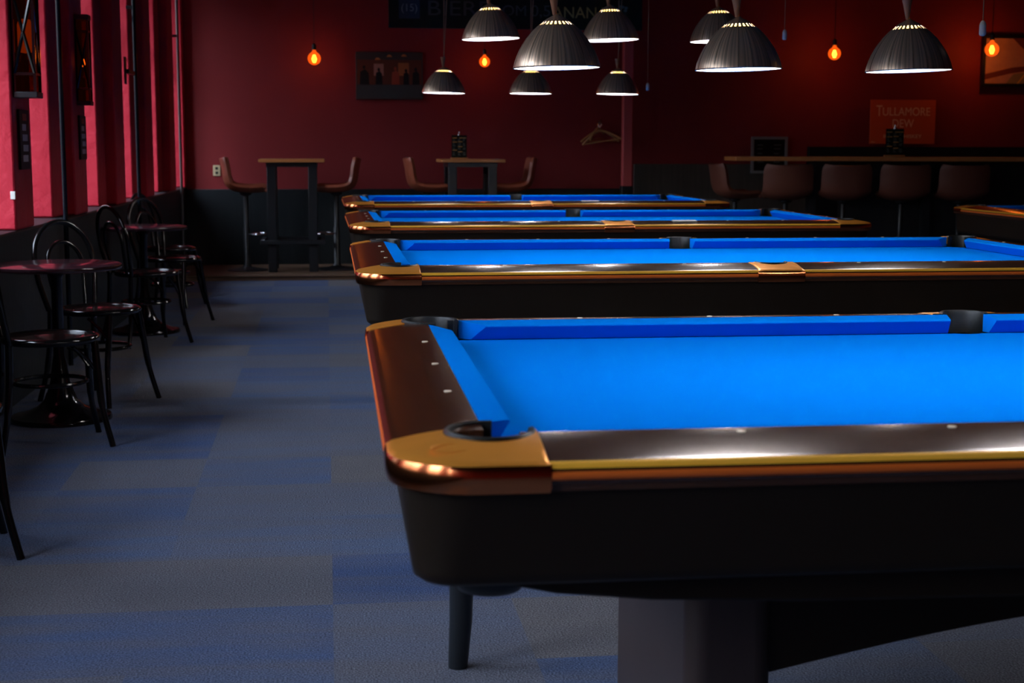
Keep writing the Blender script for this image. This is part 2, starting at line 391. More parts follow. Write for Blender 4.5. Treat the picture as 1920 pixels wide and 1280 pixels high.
def make_table():
    t = thing('pool_table', '', 'pool table')
    # cabinet : tapered tray with rounded corners
    def ring(ins, z, R, n=6):
        out = []
        for cx, cy, a in ((L-ins-R, W-ins-R, 0), (ins+R, W-ins-R, PI/2), (ins+R, ins+R, PI), (L-ins-R, ins+R, 1.5*PI)):
            for k in range(n+1): out.append((cx+R*math.cos(a+k*PI/2/n)-L/2, cy+R*math.sin(a+k*PI/2/n)-W/2, z))
        return out
    bm = bmesh.new(); rg = [[bm.verts.new(p) for p in ring(*q)] for q in ((.10, ZI-.05, .05), (.014, ZI-.052, .10), (.018, ZI-.07, .10), (.032, .684, .065), (.034, .672, .063), (.044, .664, .056), (.10, .661, .06))]
    for A, B in zip(rg, rg[1:]):
        for i in range(len(A)): bm.faces.new((A[i], A[(i+1) % len(A)], B[(i+1) % len(A)], B[i]))
    bm.faces.new(rg[-1]); link('cabinet', bm, CAB, t, smooth=True, angle=50)
    up = [(.10, .68), (.14, .652), (.24, .630), (.38, .616), (.60, .606), (1.1, .600), (L/2, .600)]
    pts = up+[(L-x, z) for x, z in up[-2::-1]]
    for fy in (0, 1):
        y0, y1 = (.10, .16) if not fy else (W-.16, W-.10)
        bm = prism(bmesh.new(), pts+[(L-.10, .70), (.10, .70)], lambda x, z: (x-L/2, y0-W/2, z), lambda x, z: (x-L/2, y1-W/2, z)); link('apron', bm, CAB, t, bev=.006)
    # pedestals with arched brace between them
    yc = 0
    for fx in (-1, 1):
        x0, x1 = sorted((fx*(L/2-.53), fx*(L/2-.685)))
        bm = BX(x0, x1, -.33, .33, 0, .66); link('pedestal', bm, PEDM, t, bev=.035, seg=6)
    for fy in (-1, 1):
        arch = [(.68, .340)]+[(.68+(L/2-.68)*k/10, .340+.105*math.sin(PI/2*k/10)) for k in range(1, 11)]
        pts = arch+[(L-x, z) for x, z in arch[-2::-1]]+[(L-.68, .65), (.68, .65)]
        y0, y1 = sorted((fy*.30, fy*.26))
        link('arched_brace', prism(bmesh.new(), pts, lambda x, z: (x-L/2, y0, z), lambda x, z: (x-L/2, y1, z)), CAB, t)
    for fx in (-1, 1):
        p = [(fx*(L/2-.215), W/2-.10, 0), (fx*(L/2-.222), W/2-.11, .12), (fx*(L/2-.232), W/2-.12, .66)]
        link('leg', tube(bmesh.new(), p, [.024, .028, .038], 14), BLKM, t, smooth=True)
    link('bed_cloth', bed_bm(), CLOTH, t)
    for fy in (0, 1):
        for fx in (0, 1):
            link('rail', xf(rail_bm(.19, L/2-.06, True), fx, fy), RAILW, t, smooth=True, angle=28, ms=[RAILW, EDGE, GOLDGLINT, RUBBER])
            link('cushion', xf(cushion_bm(.213, L/2-.047, .275, L/2-.058, True), fx, fy), CLOTH, t, smooth=True, angle=35)
            link('corner_casting', xf(casting_bm(CC, CR, -1, .215, .175, .02, -1.5*PI-.02), fx, fy), COPPER, t, smooth=True, angle=38, ms=[COPPER, CASTE])
            link('pocket', xf(liner_bm(CC, CR, .15, -1.5*PI-.15, .624), fx, fy), RUBBER, t, smooth=True)
        link('side_casting', xf(casting_bm((L/2, .135), .0555, L/2-.082, L/2+.082, .14, .0, -PI, corner=False, n=48), 0, fy), COPPER, t, smooth=True, angle=38, ms=[COPPER, CASTE])
        link('pocket', xf(liner_bm((L/2, .135), .052, .1, -PI-.1, .655), 0, fy), RUBBER, t, smooth=True)
    for fx in (0, 1):
        link('rail', xf(rail_bm(.16, W-.16, False), fx, 0), RAILWS, t, smooth=True, angle=28, ms=[RAILWS, EDGE, GOLDGLINT, RUBBER])
        link('cushion', xf(cushion_bm(.213, W-.213, .275, W-.275, False), fx, 0), CLOTH, t, smooth=True, angle=35)
    # sights
    def sight(x, y):
        bm = bmesh.new(); lathe(bm, [(.0065, -.002), (.0065, .0008), (0, .001)], 14)
        link('rail_sight', bm, PEARL, t, loc=(x-L/2, y-W/2, dz(.115 if True else 0)))
    for k in (1, 2, 3, 5, 6, 7):
        x = .192+(L-.384)*k/8
        for y in (.115, W-.115): sight(x, y)
    for k in (1, 2, 3):
        y = .192+(W-.384)*k/4
        for x in (.115, L-.115): sight(x, y)
    # painted reflection lines along the outer edge, black rubber on the inner wall, shaded copper on the casting sides
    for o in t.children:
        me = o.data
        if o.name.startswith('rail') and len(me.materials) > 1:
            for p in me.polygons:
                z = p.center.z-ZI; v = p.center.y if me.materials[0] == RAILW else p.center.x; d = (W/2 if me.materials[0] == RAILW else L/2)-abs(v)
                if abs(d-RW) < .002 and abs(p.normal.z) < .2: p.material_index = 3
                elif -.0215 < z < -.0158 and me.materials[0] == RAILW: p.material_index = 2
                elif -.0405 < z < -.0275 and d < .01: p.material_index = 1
        if 'casting' in o.name and len(me.materials) > 1:
            for p in me.polygons:
                if p.center.z < ZI-.018 and abs(p.normal.z) < .97: p.material_index = 1
    return t
pt = make_table()
TB = [(.0776, 1.9167, -.0057), (.0947, 4.9189, -.0017), (.1186, 7.8834, .004), (.1284, 10.8743, .0034)]
TL = ['nearest pool table with blue cloth, copper corner castings and black cabinet',
      'second pool table from the front, blue cloth, gold side pocket casting on its near rail',
      'third pool table from the front, white card on its rail, right end in view',
      'farthest pool table of the row, thin blue strip right before the tall tables']
def corner_to_center(x0, y0, th): return (x0+L/2*math.cos(th)-W/2*math.sin(th), y0+L/2*math.sin(th)+W/2*math.cos(th), 0)
G1 = 'pool tables with blue cloth'
for i, (x, y, th) in enumerate(TB):
    if i == 0: o = pt; o.location = corner_to_center(x, y, th); o.rotation_euler.z = th; o['label'] = TL[0]; o['group'] = G1
    else: dup(pt, corner_to_center(x, y, th), th, TL[i], G1)
dup(pt, (4.40+W/2, 10.08-L/2, 0), PI/2, 'unlit pool table at the right edge, only its far left corner in view', G1)
# brand relief on the near-left casting
rl = link('embossed_oval', lathe(bmesh.new(), [(.026, 0), (.027, .0008), (.029, .0008), (.030, 0)], 40), COPPER, pt, loc=(.085-L/2, .062-W/2, dz(.06)+.0014)); rl.scale = (1, .62, .5); rl.rotation_euler.x = .11
for v, (x, y) in (('a', (1.96, 7.975)), ('b', (1.965, 10.96))):
    o = link('score_card', BX(-.065, .065, -.024, .024, 0, .003), PAPER, loc=(x, y, dz(.09)+.0015)); o.rotation_euler = (.06, 0, .004)
    tag(o, 'small white card on the near rail of the third pool table' if v == 'a' else 'small white card on the near rail of the farthest pool table', 'card', 'white cards on pool table rails')

# ------------------------------------------------------------------ pendant lamps over the tables
def make_lamp():
    t = thing('pendant_lamp', '', 'lamp', group='metal pendant lamps over the pool tables')
    def prof(k): a = k*PI/2; return (.052+(.170-.052)*math.sin(a)**.92, .178*math.cos(a)**.95 if k < 1 else 0)
    n = 96; bm = bmesh.new()
    rings = []
    zs = [(.170, 0), (.1695, .004)]+[prof(1-k/14) for k in range(1, 14)]+[(.055, .172), (.0535, .177), (.048, .184), (.040, .192), (.026, .200), (.012, .205), (.009, .206)]
    zs = [(.170, 0), (.1690, .006), (.1645, .024), (.157, .045), (.147, .067), (.134, .090), (.118, .113), (.101, .134), (.084, .151), (.070, .163), (.062, .1685), (.0535, .1755), (.047, .181), (.036, .188), (.024, .194), (.012, .200), (.008, .205)]
    rings = [[bm.verts.new((r*math.cos(2*PI*i/n), r*math.sin(2*PI*i/n), z)) for i in range(n)] for r, z in zs]
    for q, (A, B) in enumerate(zip(rings, rings[1:])):
        for i in range(n):
            if q in (9, 10, ) and i % 4 < 2: continue          # vent slots
            bm.faces.new((A[i], A[(i+1) % n], B[(i+1) % n], B[i]))
    o = link('shade', bm, ALU, t, smooth=True, angle=60)
    s = o.modifiers.new('thick', 'SOLIDIFY'); s.thickness = .0015; s.offset = -1
    bm = lathe(bmesh.new(), [(.1675, .0015), (.1665, .006), (.162, .024), (.1545, .045), (.1445, .067), (.1315, .090), (.1155, .113), (.0985, .134), (.0815, .151), (.068, .1605)], 64)
    link('shade_lining', bm, INNER, t, smooth=True, angle=60)
    rim = bmesh.new(); tube(rim, [(.1695*math.cos(2*PI*i/64), .1695*math.sin(2*PI*i/64), .001) for i in range(64)], .0022, 6, closed=True); link('rim', rim, CHROME, t, smooth=True)
    bm = lathe(bmesh.new(), [(.012, .19), (.034, .186), (.040, .176), (.040, .150), (.020, .135), (0, .132)], 32); link('socket', bm, WARMG, t, smooth=True)  # socket made to glow, stands in for warm lamplight behind the vent slots
    bm = lathe(bmesh.new(), [(0, .088), (.022, .092), (.030, .104), (.028, .118), (.016, .134), (0, .136)], 32); link('bulb', bm, LED, t, smooth=True)
    bm = lathe(bmesh.new(), [(.0075, .203), (.009, .215), (.0165, .262), (.0205, .278), (.0, .278)], 24); c = link('wooden_cone', bm, WOODC, t, smooth=True, angle=40); c.rotation_euler = (0, -.03, 0)
    cd_ = bmesh.new(); tube(cd_, [(0, 0, .20), (.002, 0, 1.25)], .003, 6); return t
LAMP = make_lamp()
rows = [(2.74, 1.62, (.84, 1.56, 2.26), 'over the nearest pool table'),
        (5.74, 1.567, (.892, 1.617, 2.316), 'over the second pool table'),
        (8.72, 1.888, (.964, 1.674, 2.33), 'over the third pool table'),
        (11.7, 1.680, (.920, 1.609, 2.309), 'over the farthest pool table')]
first = True
for y, z, xs, d in rows:
    for i, x in enumerate(xs):
        lab = ('left', 'middle', 'right')[i]+' brushed metal bell lamp of the three hanging '+d
        if first: l = LAMP; l.location = (x, y, z); l['label'] = lab; first = False
        else: l = dup(LAMP, (x, y, z), 0, lab)
        tx, ty = random.uniform(-.012, .012), random.uniform(-.01, .01)+(0.035 if y > 5 else 0)
        l.rotation_euler = (0, -.028+tx if y < 9 else tx+.01, 0)
        cb = bmesh.new(); tube(cb, [(0, 0, .277), ((.277-(ZC-z))*math.sin(l.rotation_euler.y), 0, ZC-z)], .003, 6); link('cord', cb, CORD, l)
        ld = bpy.data.lights.new('lamp_light', 'POINT'); ld.energy = LAMP_W; ld.shadow_soft_size = .05; ld.color = (1, .95, .93)
        if y < 3: ld.energy = LAMP_W*1.05
        lo = bpy.data.objects.new('lamp_light', ld); C.objects.link(lo); lo.location = (x, y, z+.060)
# pull switches
def pull(x, y, z, sc_, lab):
    t = thing('pull_switch', lab, 'pull switch', (x, y, z), group='pull cord switches beside the lamp rows')
    link('handle', lathe(bmesh.new(), [(0, 0), (.010, .002), (.0135, .008), (.0135, .045), (.010, .056), (.004, .062), (0, .062)], 16), WHITE, t, smooth=True)
    link('cord', tube(bmesh.new(), [(0, 0, .06), (0, 0, ZC-z)], .0022, 6), CORD, t)
pull(2.62, 5.74, 1.707, 1, 'white pull cord switch in front of the right hand picture')
pull(2.736, 8.72, 1.901, 1, 'white pull cord switch right of the second lamp row')
pull(2.553, 11.7, 1.709, 1, 'white pull cord switch beside the dull red post')

# ------------------------------------------------------------------ amber globe bulbs
def make_bulb():
    t = thing('globe_bulb', '', 'bulb', group='glowing amber globe bulbs')
    r = .063
    link('glass_globe', lathe(bmesh.new(), [(0, -r)]+[(r*math.cos(a), r*math.sin(a)) for a in [(-80+10*k)*PI/180 for k in range(0, 15)]]+[(.018, .068), (.016, .085)], 32), AMBER, t, smooth=True)
    bm = bmesh.new()
    for k in range(8):
        a = k*PI/4; tube(bm, [(.008*math.cos(a), .008*math.sin(a), .035), (.022*math.cos(a), .022*math.sin(a), -.005), (.010*math.cos(a), .010*math.sin(a), -.04)], .0035, 6)
    link('filament', bm, FIL, t, smooth=True)
    link('socket', lathe(bmesh.new(), [(.017, .080), (.021, .084), (.021, .13), (.008, .145), (0, .145)], 20), BLKM, t, smooth=True, angle=40)
    return t
BL = make_bulb(); first = True
for x, y, z, lab in ((-.108, 15.1, 2.134, 'glowing amber globe bulb above the left tall table'), (1.60, 15.05, 2.115, 'small glowing amber globe bulb between the near lamp and picture'),
                     (5.21, 14.9, 2.22, 'glowing amber globe bulb above the orange sign'), (6.958, 15.0, 2.286, 'glowing amber globe bulb in front of the right hand picture')):
    if first: b = BL; b.location = (x, y, z); b['label'] = lab; first = False
    else: b = dup(BL, (x, y, z), 0, lab)
    k_ = 1.16 if x > 6 else (.86 if abs(x-1.6) < .1 else 1.03); b.scale = (k_,)*3
    link('cord', tube(bmesh.new(), [(0, 0, .14), (0, 0, (ZC-z)/b.scale.z)], .0028, 6), BLKM, b)
    ld = bpy.data.lights.new('bulb_light', 'POINT'); ld.energy = BULB_W*(1.9 if x > 6 else 1.3 if x > 4 else .4); ld.shadow_soft_size = .05; ld.color = (1, .36, .10)
    lo = bpy.data.objects.new('bulb_light', ld); C.objects.link(lo); lo.location = (x, y, z)

# ------------------------------------------------------------------ bentwood chairs and round tables
def make_chair():
    t = thing('bentwood_chair', '', 'chair')                   # faces +x
    R = .200
    link('seat', lathe(bmesh.new(), [(0, .452), (.15, .453), (.175, .462), (.172, .464), (.10, .4585), (0, .4575)], 40), SEATR, t, smooth=True, angle=40)
    link('seat_ring', tube(bmesh.new(), [(R*.94*math.cos(2*PI*i/40), R*.94*math.sin(2*PI*i/40), .455) for i in range(40)], .0165, 10, closed=True), BLK, t, smooth=True)
    for s in (-1, 1):
        link('leg', tube(bmesh.new(), spline([(.165, s*.10, .445), (.172, s*.12, .32), (.183, s*.145, .16), (.215, s*.175, .0)]), [.0155]*12+[.013]*7, 10), BLK, t, smooth=True)
        link('leg', tube(bmesh.new(), spline([(-.185, s*.145, .46), (-.190, s*.15, .30), (-.205, s*.165, .15), (-.235, s*.19, .0)]), [.0155]*12+[.013]*7, 10), BLK, t, smooth=True)
        a = spline([(.17, s*.11, .31), (.13, s*.125, .37), (.07, s*.15, .43)], 5)
        link('bracket', tube(bmesh.new(), a, .008, 8), BLK, t, smooth=True)
    link('stretcher_ring', tube(bmesh.new(), [(.150*math.cos(2*PI*i/36)-.008, .15*math.sin(2*PI*i/36), .27) for i in range(36)], .0095, 8, closed=True), BLK, t, smooth=True)
    def hoop(w_, top, zb_, r, lean):
        pts = []
        for k in range(25):
            a = PI*k/24; y = w_*math.cos(a); z = (top-w_*1.0)+w_*math.sin(a)
            pts.append((-.18-(z-.46)*lean, y, z))
        return spline([(-.185, w_*.80, zb_)] + [(-.185-(.60-.46)*lean, w_*.97, .60)] + pts[0:25] + [(-.185-(.60-.46)*lean, -w_*.97, .60)] + [(-.185, -w_*.80, zb_)], 2)
    link('back_hoop', tube(bmesh.new(), hoop(.195, .885, .455, .014, .20), .0135, 10), BLK, t, smooth=True)
    link('inner_hoop', tube(bmesh.new(), hoop(.115, .785, .46, .011, .20), .0105, 10), BLK, t, smooth=True)
    return t
CH = make_chair(); first = True
GC = 'black bentwood chairs by the windows'
for x, y, a, lab in ((-1.215, 4.66, 20, 'black bentwood chair cut off by the left edge, one leg showing'),
                     (-1.175, 6.40, 18, 'black bentwood chair in front of the nearer round table'),
                     (-1.135, 7.50, -36, 'black bentwood chair just behind the nearer round table'),
                     (-1.160, 9.68, 34, 'black bentwood chair in front of the farther round table'),
                     (-1.115, 10.86, -30, 'black bentwood chair just behind the farther round table'),
                     (-1.245, 11.95, -20, 'black bentwood chair farthest from the camera, against the dark wainscot')):
    if first: c = CH; c.location = (x, y, 0); c.rotation_euler.z = math.radians(a); c['label'] = lab; c['group'] = GC; first = False
    else: dup(CH, (x, y, 0), math.radians(a), lab, GC)
def make_round():
    t = thing('round_table', 'round dark glossy table nearest the camera, black pedestal base', 'table', (-1.245, 6.98, 0), group='round tables by the windows')
    link('tabletop', lathe(bmesh.new(), [(0, .70), (.28, .70), (.294, .704), (.297, .712), (.294, .722), (.285, .726), (0, .726)], 56), TOPM, t, smooth=True, angle=40)
    link('pole', lathe(bmesh.new(), [(.11, .70), (.11, .694), (.045, .685), (.026, .66), (.026, .30), (.034, .26), (.045, .18), (.065, .12)], 24), BLK, t, smooth=True)
    link('base', lathe(bmesh.new(), [(.065, .125), (.075, .095), (.11, .06), (.17, .034), (.225, .022), (.23, .012), (.23, 0), (0, 0)], 40), BLK, t, smooth=True, angle=40)
    return t
RT = make_round()
dup(RT, (-1.245, 10.25, 0), .4, 'round dark glossy table farther down the window side')

# ------------------------------------------------------------------ shell stools (front view faces +x)
def make_stool(mt):
    t = thing('bar_stool', '', 'bar stool')
    # shell: sweep of side profile, width curve
    side = spline([(.20, .805), (.215, .790), (.16, .782), (.05, .775), (-.08, .785), (-.165, .825), (-.20, .90), (-.215, 1.00), (-.235, 1.095)], 5)
    bm = bmesh.new(); rows = []; n = len(side); M = 12
    for i, p in enumerate(side):
        t_ = i/(n-1); hw = .175+.055*math.sin(min(1, t_*1.35)*PI*.62)
        if t_ > .9: hw -= .03*((t_-.9)/.1)**2
        if t_ < .08: hw -= .03*(1-t_/.08)
        row = []
        tg = (Vector(side[min(i+1, n-1)])-Vector(side[max(i-1, 0)])); nx, nz = -tg.y, tg.x
        l_ = math.hypot(nx, nz) or 1; nx /= l_; nz /= l_
        for k in range(M+1):
            u = -1+2*k/M; curl = .055*abs(u)**2.6*(1 if t_ > .25 else t_/.25)
            row.append(bm.verts.new((p[0]-nx*curl*1.0, hw*u, p[1]-nz*curl*1.0)))
        rows.append(row)
    for A, B in zip(rows, rows[1:]):
        for k in range(M): bm.faces.new((A[k], A[k+1], B[k+1], B[k]))
    o = link('seat_shell', bm, mt, t, smooth=True, angle=60)
    s = o.modifiers.new('thick', 'SOLIDIFY'); s.thickness = .032; s.offset = 0
    b_ = o.modifiers.new('bevel', 'BEVEL'); b_.width = .012; b_.segments = 3; b_.limit_method = 'ANGLE'
    link('pole', lathe(bmesh.new(), [(.06, .765), (.055, .745), (.024, .73), (.024, .42), (.031, .41), (.031, .06), (.05, .035)], 20), BLKM, t, smooth=True, angle=40)
    link('base', lathe(bmesh.new(), [(.05, .04), (.10, .026), (.19, .014), (.20, .008), (.20, 0), (0, 0)], 40), BLKM, t, smooth=True, angle=40)
    link('footrest', tube(bmesh.new(), spline([(.02, .03, .36), (.08, .12, .36), (.17, .11, .36), (.20, 0, .36), (.17, -.11, .36), (.08, -.12, .36), (.02, -.03, .36)], 4), .009, 8), CHROME, t, smooth=True)
    return t
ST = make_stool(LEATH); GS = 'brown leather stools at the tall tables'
ST.location = (-.79, 14.70, .05); ST.rotation_euler.z = .05; ST['label'] = 'brown leather bar stool left of the left tall table'; ST['group'] = GS
dup(ST, (.09, 14.72, .05), PI-.02, 'brown leather bar stool right of the left tall table', GS)
dup(ST, (1.00, 14.72, .05), .03, 'brown leather bar stool left of the right tall table', GS)
dup(ST, (1.84, 14.72, .05), PI-.02, 'brown leather bar stool right of the right tall table', GS)
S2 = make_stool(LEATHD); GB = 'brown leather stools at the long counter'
ang = -.18
def cp(x): return 13.72-.20*(x-3.83)            # counter front edge line
S2.location = (4.33, cp(4.33)+.02, .0); S2.rotation_euler.z = PI/2+ang
S2['label'] = 'first bar stool seen from behind at the counter, below the small grey frame'; S2['group'] = GB
for k, lab in enumerate(('second bar stool seen from behind at the long counter', 'bar stool seen from behind at the counter, below the orange sign', 'rightmost bar stool seen from behind at the long counter')):
    x = 4.33+.53*(k+1); dup(S2, (x, cp(x)+.02, 0), PI/2+ang, lab, GB)
dup(S2, (3.97, 14.12, 0), .05, 'bar stool seen side on at the left end of the long counter', GB)

# ------------------------------------------------------------------ tall tables
def make_tall():
    t = thing('tall_table', 'tall table with oak top, left of the two, empty', 'table', (-.335, 14.72, .05), group='tall tables on the platform')
    link('tabletop', BX(-.315, .315, -.33, .33, 1.06, 1.09), OAK, t, bev=.004)
    for sx in (-1, 1):
        for sy in (-1, 1):
            link('leg', BX(*sorted((sx*.24, sx*.155)), *sorted((sy*.27, sy*.185)), 0, 1.06), BLKM, t, bev=.004)
    link('top_frame', BX(-.245, .245, -.275, .275, 1.015, 1.06), BLKM, t)
    bm = bmesh.new()
    for s in (-1, 1):
        box(bm, -.31, .31, *sorted((s*.30, s*.27)), .27, .31); box(bm, *sorted((s*.31, s*.27)), -.27, .27, .27, .31)
    link('foot_rail', bm, BLKM, t, bev=.003); return t
TT = make_tall()
dup(TT, (1.42, 14.72, .05), 0, 'tall table with oak top and a menu stand, right of the two')
# menu stands
def make_menu():
    t = thing('menu_stand', '', 'menu stand', group='drinks menus in stands')
    link('base', BX(-.085, .085, -.035, .035, 0, .015), OAK, t, bev=.003)
    bm = BX(-.075, .075, -.006, .006, .015, .235)
    box(bm, -.068, -.023, -.008, -.006, .205, .211, 1); box(bm, .0, .068, -.008, -.006, .205, .211, 1)
    for z in (.165, .085): box(bm, -.066, -.022, -.008, -.006, z, z+.006, 1)
    for z in (.168, .12, .070): box(bm, -.012, .030, -.008, -.006, z, z+.006, 1)
    rn = random.Random(3)
    for z in (.192, .180, .152, .140, .128, .108, .096, .064, .052, .040):
        for x in (-.064, -.012, .036): box(bm, x, x+rn.uniform(.014, .030), -.0075, -.006, z, z+.003, 2)
    link('printed_board', bm, None, t, ms=[CHALKB, mat('menu_gold', (.75, .36, .08), .5), mat('menu_grey', (.22, .24, .20), .6)])
    link('clip', lathe(bmesh.new(), [(0, .232), (.016, .234), (.016, .244), (.006, .250), (.006, .27), (0, .272)], 16), CHROME, t, smooth=True)
    return t
MN = make_menu(); MN.location = (1.30, 14.60, 1.14); MN['label'] = 'menu stand with orange headings on the right tall table'
dup(MN, (5.36, 13.56, 1.175), -.18, 'menu stand with orange headings on the long counter before the orange sign').scale = (1.12, 1, 1.12)

# ------------------------------------------------------------------ long counter
t = thing('long_counter', 'long narrow oak counter with a dark underside on the right', 'counter', (0, 0, 0))
def cprism(y0, y1, z0, z1, xa, xb): return prism(bmesh.new(), [(xa, y0), (xb, y0), (xb, y1), (xa, y1)], lambda x, d: (x, cp(x)+d-.1, z0), lambda x, d: (x, cp(x)+d-.1, z1))
link('counter_top', cprism(0, .42, 1.135, 1.175, 3.83, 7.6), OAK, t, bev=.005)
link('back_panel', cprism(.34, .38, .0, 1.135, 4.9, 7.6), BLKM, t)
for x in (4.562, 5.62, 6.8): link('leg', cprism(.20, .27, .0, 1.135, x, x+.07), BLKM, t)

# ------------------------------------------------------------------ things on the back wall
def plate(name, pts, m, parent, y, th=.002):
    """flat polygon in x,z facing the camera, standing th proud"""
    return link(name, prism(bmesh.new(), pts, lambda x, z: (x, y, z), lambda x, z: (x, y-th, z)), m, parent)
def circ(cx, cz, rx, rz, n=14): return [(cx+rx*math.cos(2*PI*k/n), cz+rz*math.sin(2*PI*k/n)) for k in range(n)]
col = lambda n, c, r=.6: mat(n, c, r, spec=.3)
# left canvas: a dim bar-room scene
t = thing('canvas_picture', 'unframed canvas of dim figures around a table on the back wall', 'picture', (.655, YB, 1.985))
link('canvas', BX(-.345, .345, -.03, 0, -.24, .24), col('canvas_dark', (.055, .045, .042)), t, bev=.003)
bm = bmesh.new(); Y0 = -.0305
def sh(pts, mi, th): prism(bm, pts, lambda x, z: (x, Y0, z), lambda x, z: (x, Y0-th, z), mi)
sh([(-.33, -.09), (.33, -.09), (.33, .16), (-.33, .16)], 0, .0005)
sh([(-.16, .0), (-.06, .0), (-.06, .12), (-.16, .12)], 1, .001); sh([(.09, .0), (.20, .0), (.20, .13), (.09, .13)], 2, .001)
sh([(-.33, -.22), (.33, -.22), (.33, -.09), (-.33, -.10)], 3, .001)
for cx, s in ((-.26, 1.3), (-.11, .95), (.06, 1.1), (.17, .8), (.27, 1.0)):
    c_ = 4 if cx != .06 else 5
    sh([(cx-.035*s, -.09), (cx+.04*s, -.09), (cx+.035*s, .02*s), (cx+.01, .05*s), (cx-.03*s, .03*s)], c_, .0018); sh(circ(cx, .065*s, .014, .018), c_, .0018)
for cx, cz in ((-.12, .17), (.0, .20), (.15, .205)): sh([(cx-.03, cz-.01), (cx+.03, cz-.01), (cx+.012, cz+.012), (cx-.012, cz+.012)], 6, .001)
link('painting', bm, None, t, ms=[col('pt_brown', (.12, .035, .018)), col('pt_pink', (.42, .20, .15)), col('pt_orange', (.38, .13, .04)), col('pt_grey', (.050, .055, .055)), col('pt_black', (.012, .010, .010)), col('pt_red', (.34, .06, .03)), col('pt_lamp', (.55, .20, .05))])
# right framed picture
t = thing('framed_picture', 'framed picture in beige and brown cut off by the right edge', 'picture', (7.56, YB-.06, 2.19), 0)
link('frame', BX(-.53, .53, -.03, .0, -.27, .27), BLKM, t, bev=.003)
bm = bmesh.new(); Y0 = -.031
sh([(-.50, -.24), (.50, -.24), (.50, .24), (-.50, .24)], 0, .0005)
sh([(-.50, -.14), (-.2, -.07), (.1, -.04), (.5, -.06), (.5, -.11), (.1, -.09), (-.2, -.13), (-.50, -.20)], 1, .001)
sh([(-.20, .24), (.15, .24), (.05, .12), (-.08, .13)], 1, .001); sh(circ(.02, .17, .05, .05), 2, .0015)
sh([(-.26, -.24), (-.18, -.14), (.02, -.11), (.2, -.20), (.22, -.24)], 3, .0015); sh([(-.14, -.24), (-.12, -.24), (-.02, -.12), (-.04, -.12)], 4, .002)
link('print', bm, None, t, ms=[mat('print_beige', (.62, .40, .26), .5, noise=(14, 4, (1, 1, 1), (.42, .25, .17))), col('print_brown', (.16, .045, .03)), col('print_dark', (.06, .02, .02)), col('print_olive', (.30, .28, .14)), col('print_yellow', (.75, .5, .08))])
# orange sign
t = thing('whiskey_sign', 'orange rectangular sign with pale lettering above the long counter', 'sign', (6.16, YB-.065, 1.535))
link('panel', BX(-.365, .365, -.015, 0, -.235, .235), mat('sign_orange', (.70, .12, .03), .35, spec=.4), t, bev=.003)
SL = mat('sign_letter', (1, .70, .42), .5)
text('lettering', 'ULLAMORE', .124, SL, t, (.035, -.0165, .105), sx=.86)
text('initial', 'T', .165, SL, t, (-.268, -.0165, .112), sx=.72)
text('lettering', 'DEW', .124, SL, t, (.0, -.0165, -.02), sx=.86)
text('lettering', 'IRISH WHISKEY', .055, SL, t, (.0, -.0165, -.155), sx=1.15)
text('small_print', '30 ml', .018, SL, t, (-.33, -.0165, -.215))
# pale framed display
t = thing('small_frame', 'small pale grey framed dark panel standing behind the counter end', 'frame', (4.69, YB-.06, 1.20))
bm = bmesh.new(); 
for a in ((-.20, .20, -.02, 0, .145, .175), (-.20, .20, -.02, 0, -.215, -.185), (-.20, -.17, -.02, 0, -.185, .145), (.17, .20, -.02, 0, -.185, .145)): box(bm, *a)
link('frame', bm, mat('frame_grey', (.22, .24, .24), .5), t, bev=.002)
bm = BX(-.17, .17, -.012, 0, -.185, .145); rn = random.Random(8)
for z in (.08, .04, -.01, -.05, -.10):
    for x in (-.13, .05): box(bm, x, x+rn.uniform(.05, .08), -.0135, -.012, z, z+.012, 1)
link('panel', bm, None, t, ms=[CHALKB, mat('note_grey', (.07, .08, .075), .6)])
# outlet
t = thing('wall_outlet', 'small beige wall outlet left of the left stool', 'outlet', (-1.118, YB, 1.015))
link('cover', BX(-.037, .037, -.012, 0, -.055, .055), mat('outlet_beige', (.62, .52, .30), .5), t, bev=.004)
link('sockets', box(BX(-.013, .013, -.014, -.011, .010, .036), -.013, .013, -.014, -.011, -.036, -.010), BLKM, t)
# coat hangers on a hook
HK = thing('coat_hook', 'small chrome wall hook holding wooden coat hangers', 'hook', (2.845, YB, 1.52))
link('peg', tube(bmesh.new(), [(0, 0, 0), (0, -.12, 0), (0, -.15, .02)], .007, 8), CHROME, HK, smooth=True)
link('plate', lathe(bmesh.new(), [(0, -.01), (.025, -.01), (.025, 0)], 16), CHROME, HK).rotation_euler = (PI/2, 0, 0)
def make_hanger():
    t = thing('coat_hanger', '', 'coat hanger', group='wooden coat hangers')
    link('shoulders', tube(bmesh.new(), spline([(-.205, 0, -.135), (-.15, 0, -.09), (-.06, 0, -.035), (0, 0, -.018), (.06, 0, -.035), (.15, 0, -.09), (.205, 0, -.135)], 5), [.011]*15+[.015]*1+[.011]*15, 8), HANG, t, smooth=True)
    link('bar', tube(bmesh.new(), [(-.19, 0, -.128), (.19, 0, -.128)], .006, 8), HANG, t, smooth=True)
    link('hook', tube(bmesh.new(), spline([(0, 0, -.02), (0, 0, .02), (.022, 0, .045), (.0, 0, .068), (-.02, 0, .05)], 5), .0025, 6), CHROME, t, smooth=True)
    return t
HG = make_hanger(); HG.location = (2.855, YB-.055, 1.452); HG.rotation_euler = (0, -.02, .06); HG['label'] = 'wooden coat hanger hanging rearmost on the hook, closest to the wall'
h = dup(HG, (2.83, YB-.10, 1.475), 0, 'upper left wooden coat hanger, turned sideways on the hook'); h.rotation_euler = (0, -.04, .95)
h = dup(HG, (2.84, YB-.135, 1.445), 0, 'foremost wooden coat hanger, dipping to the left'); h.rotation_euler = (0, -.16, -.25)
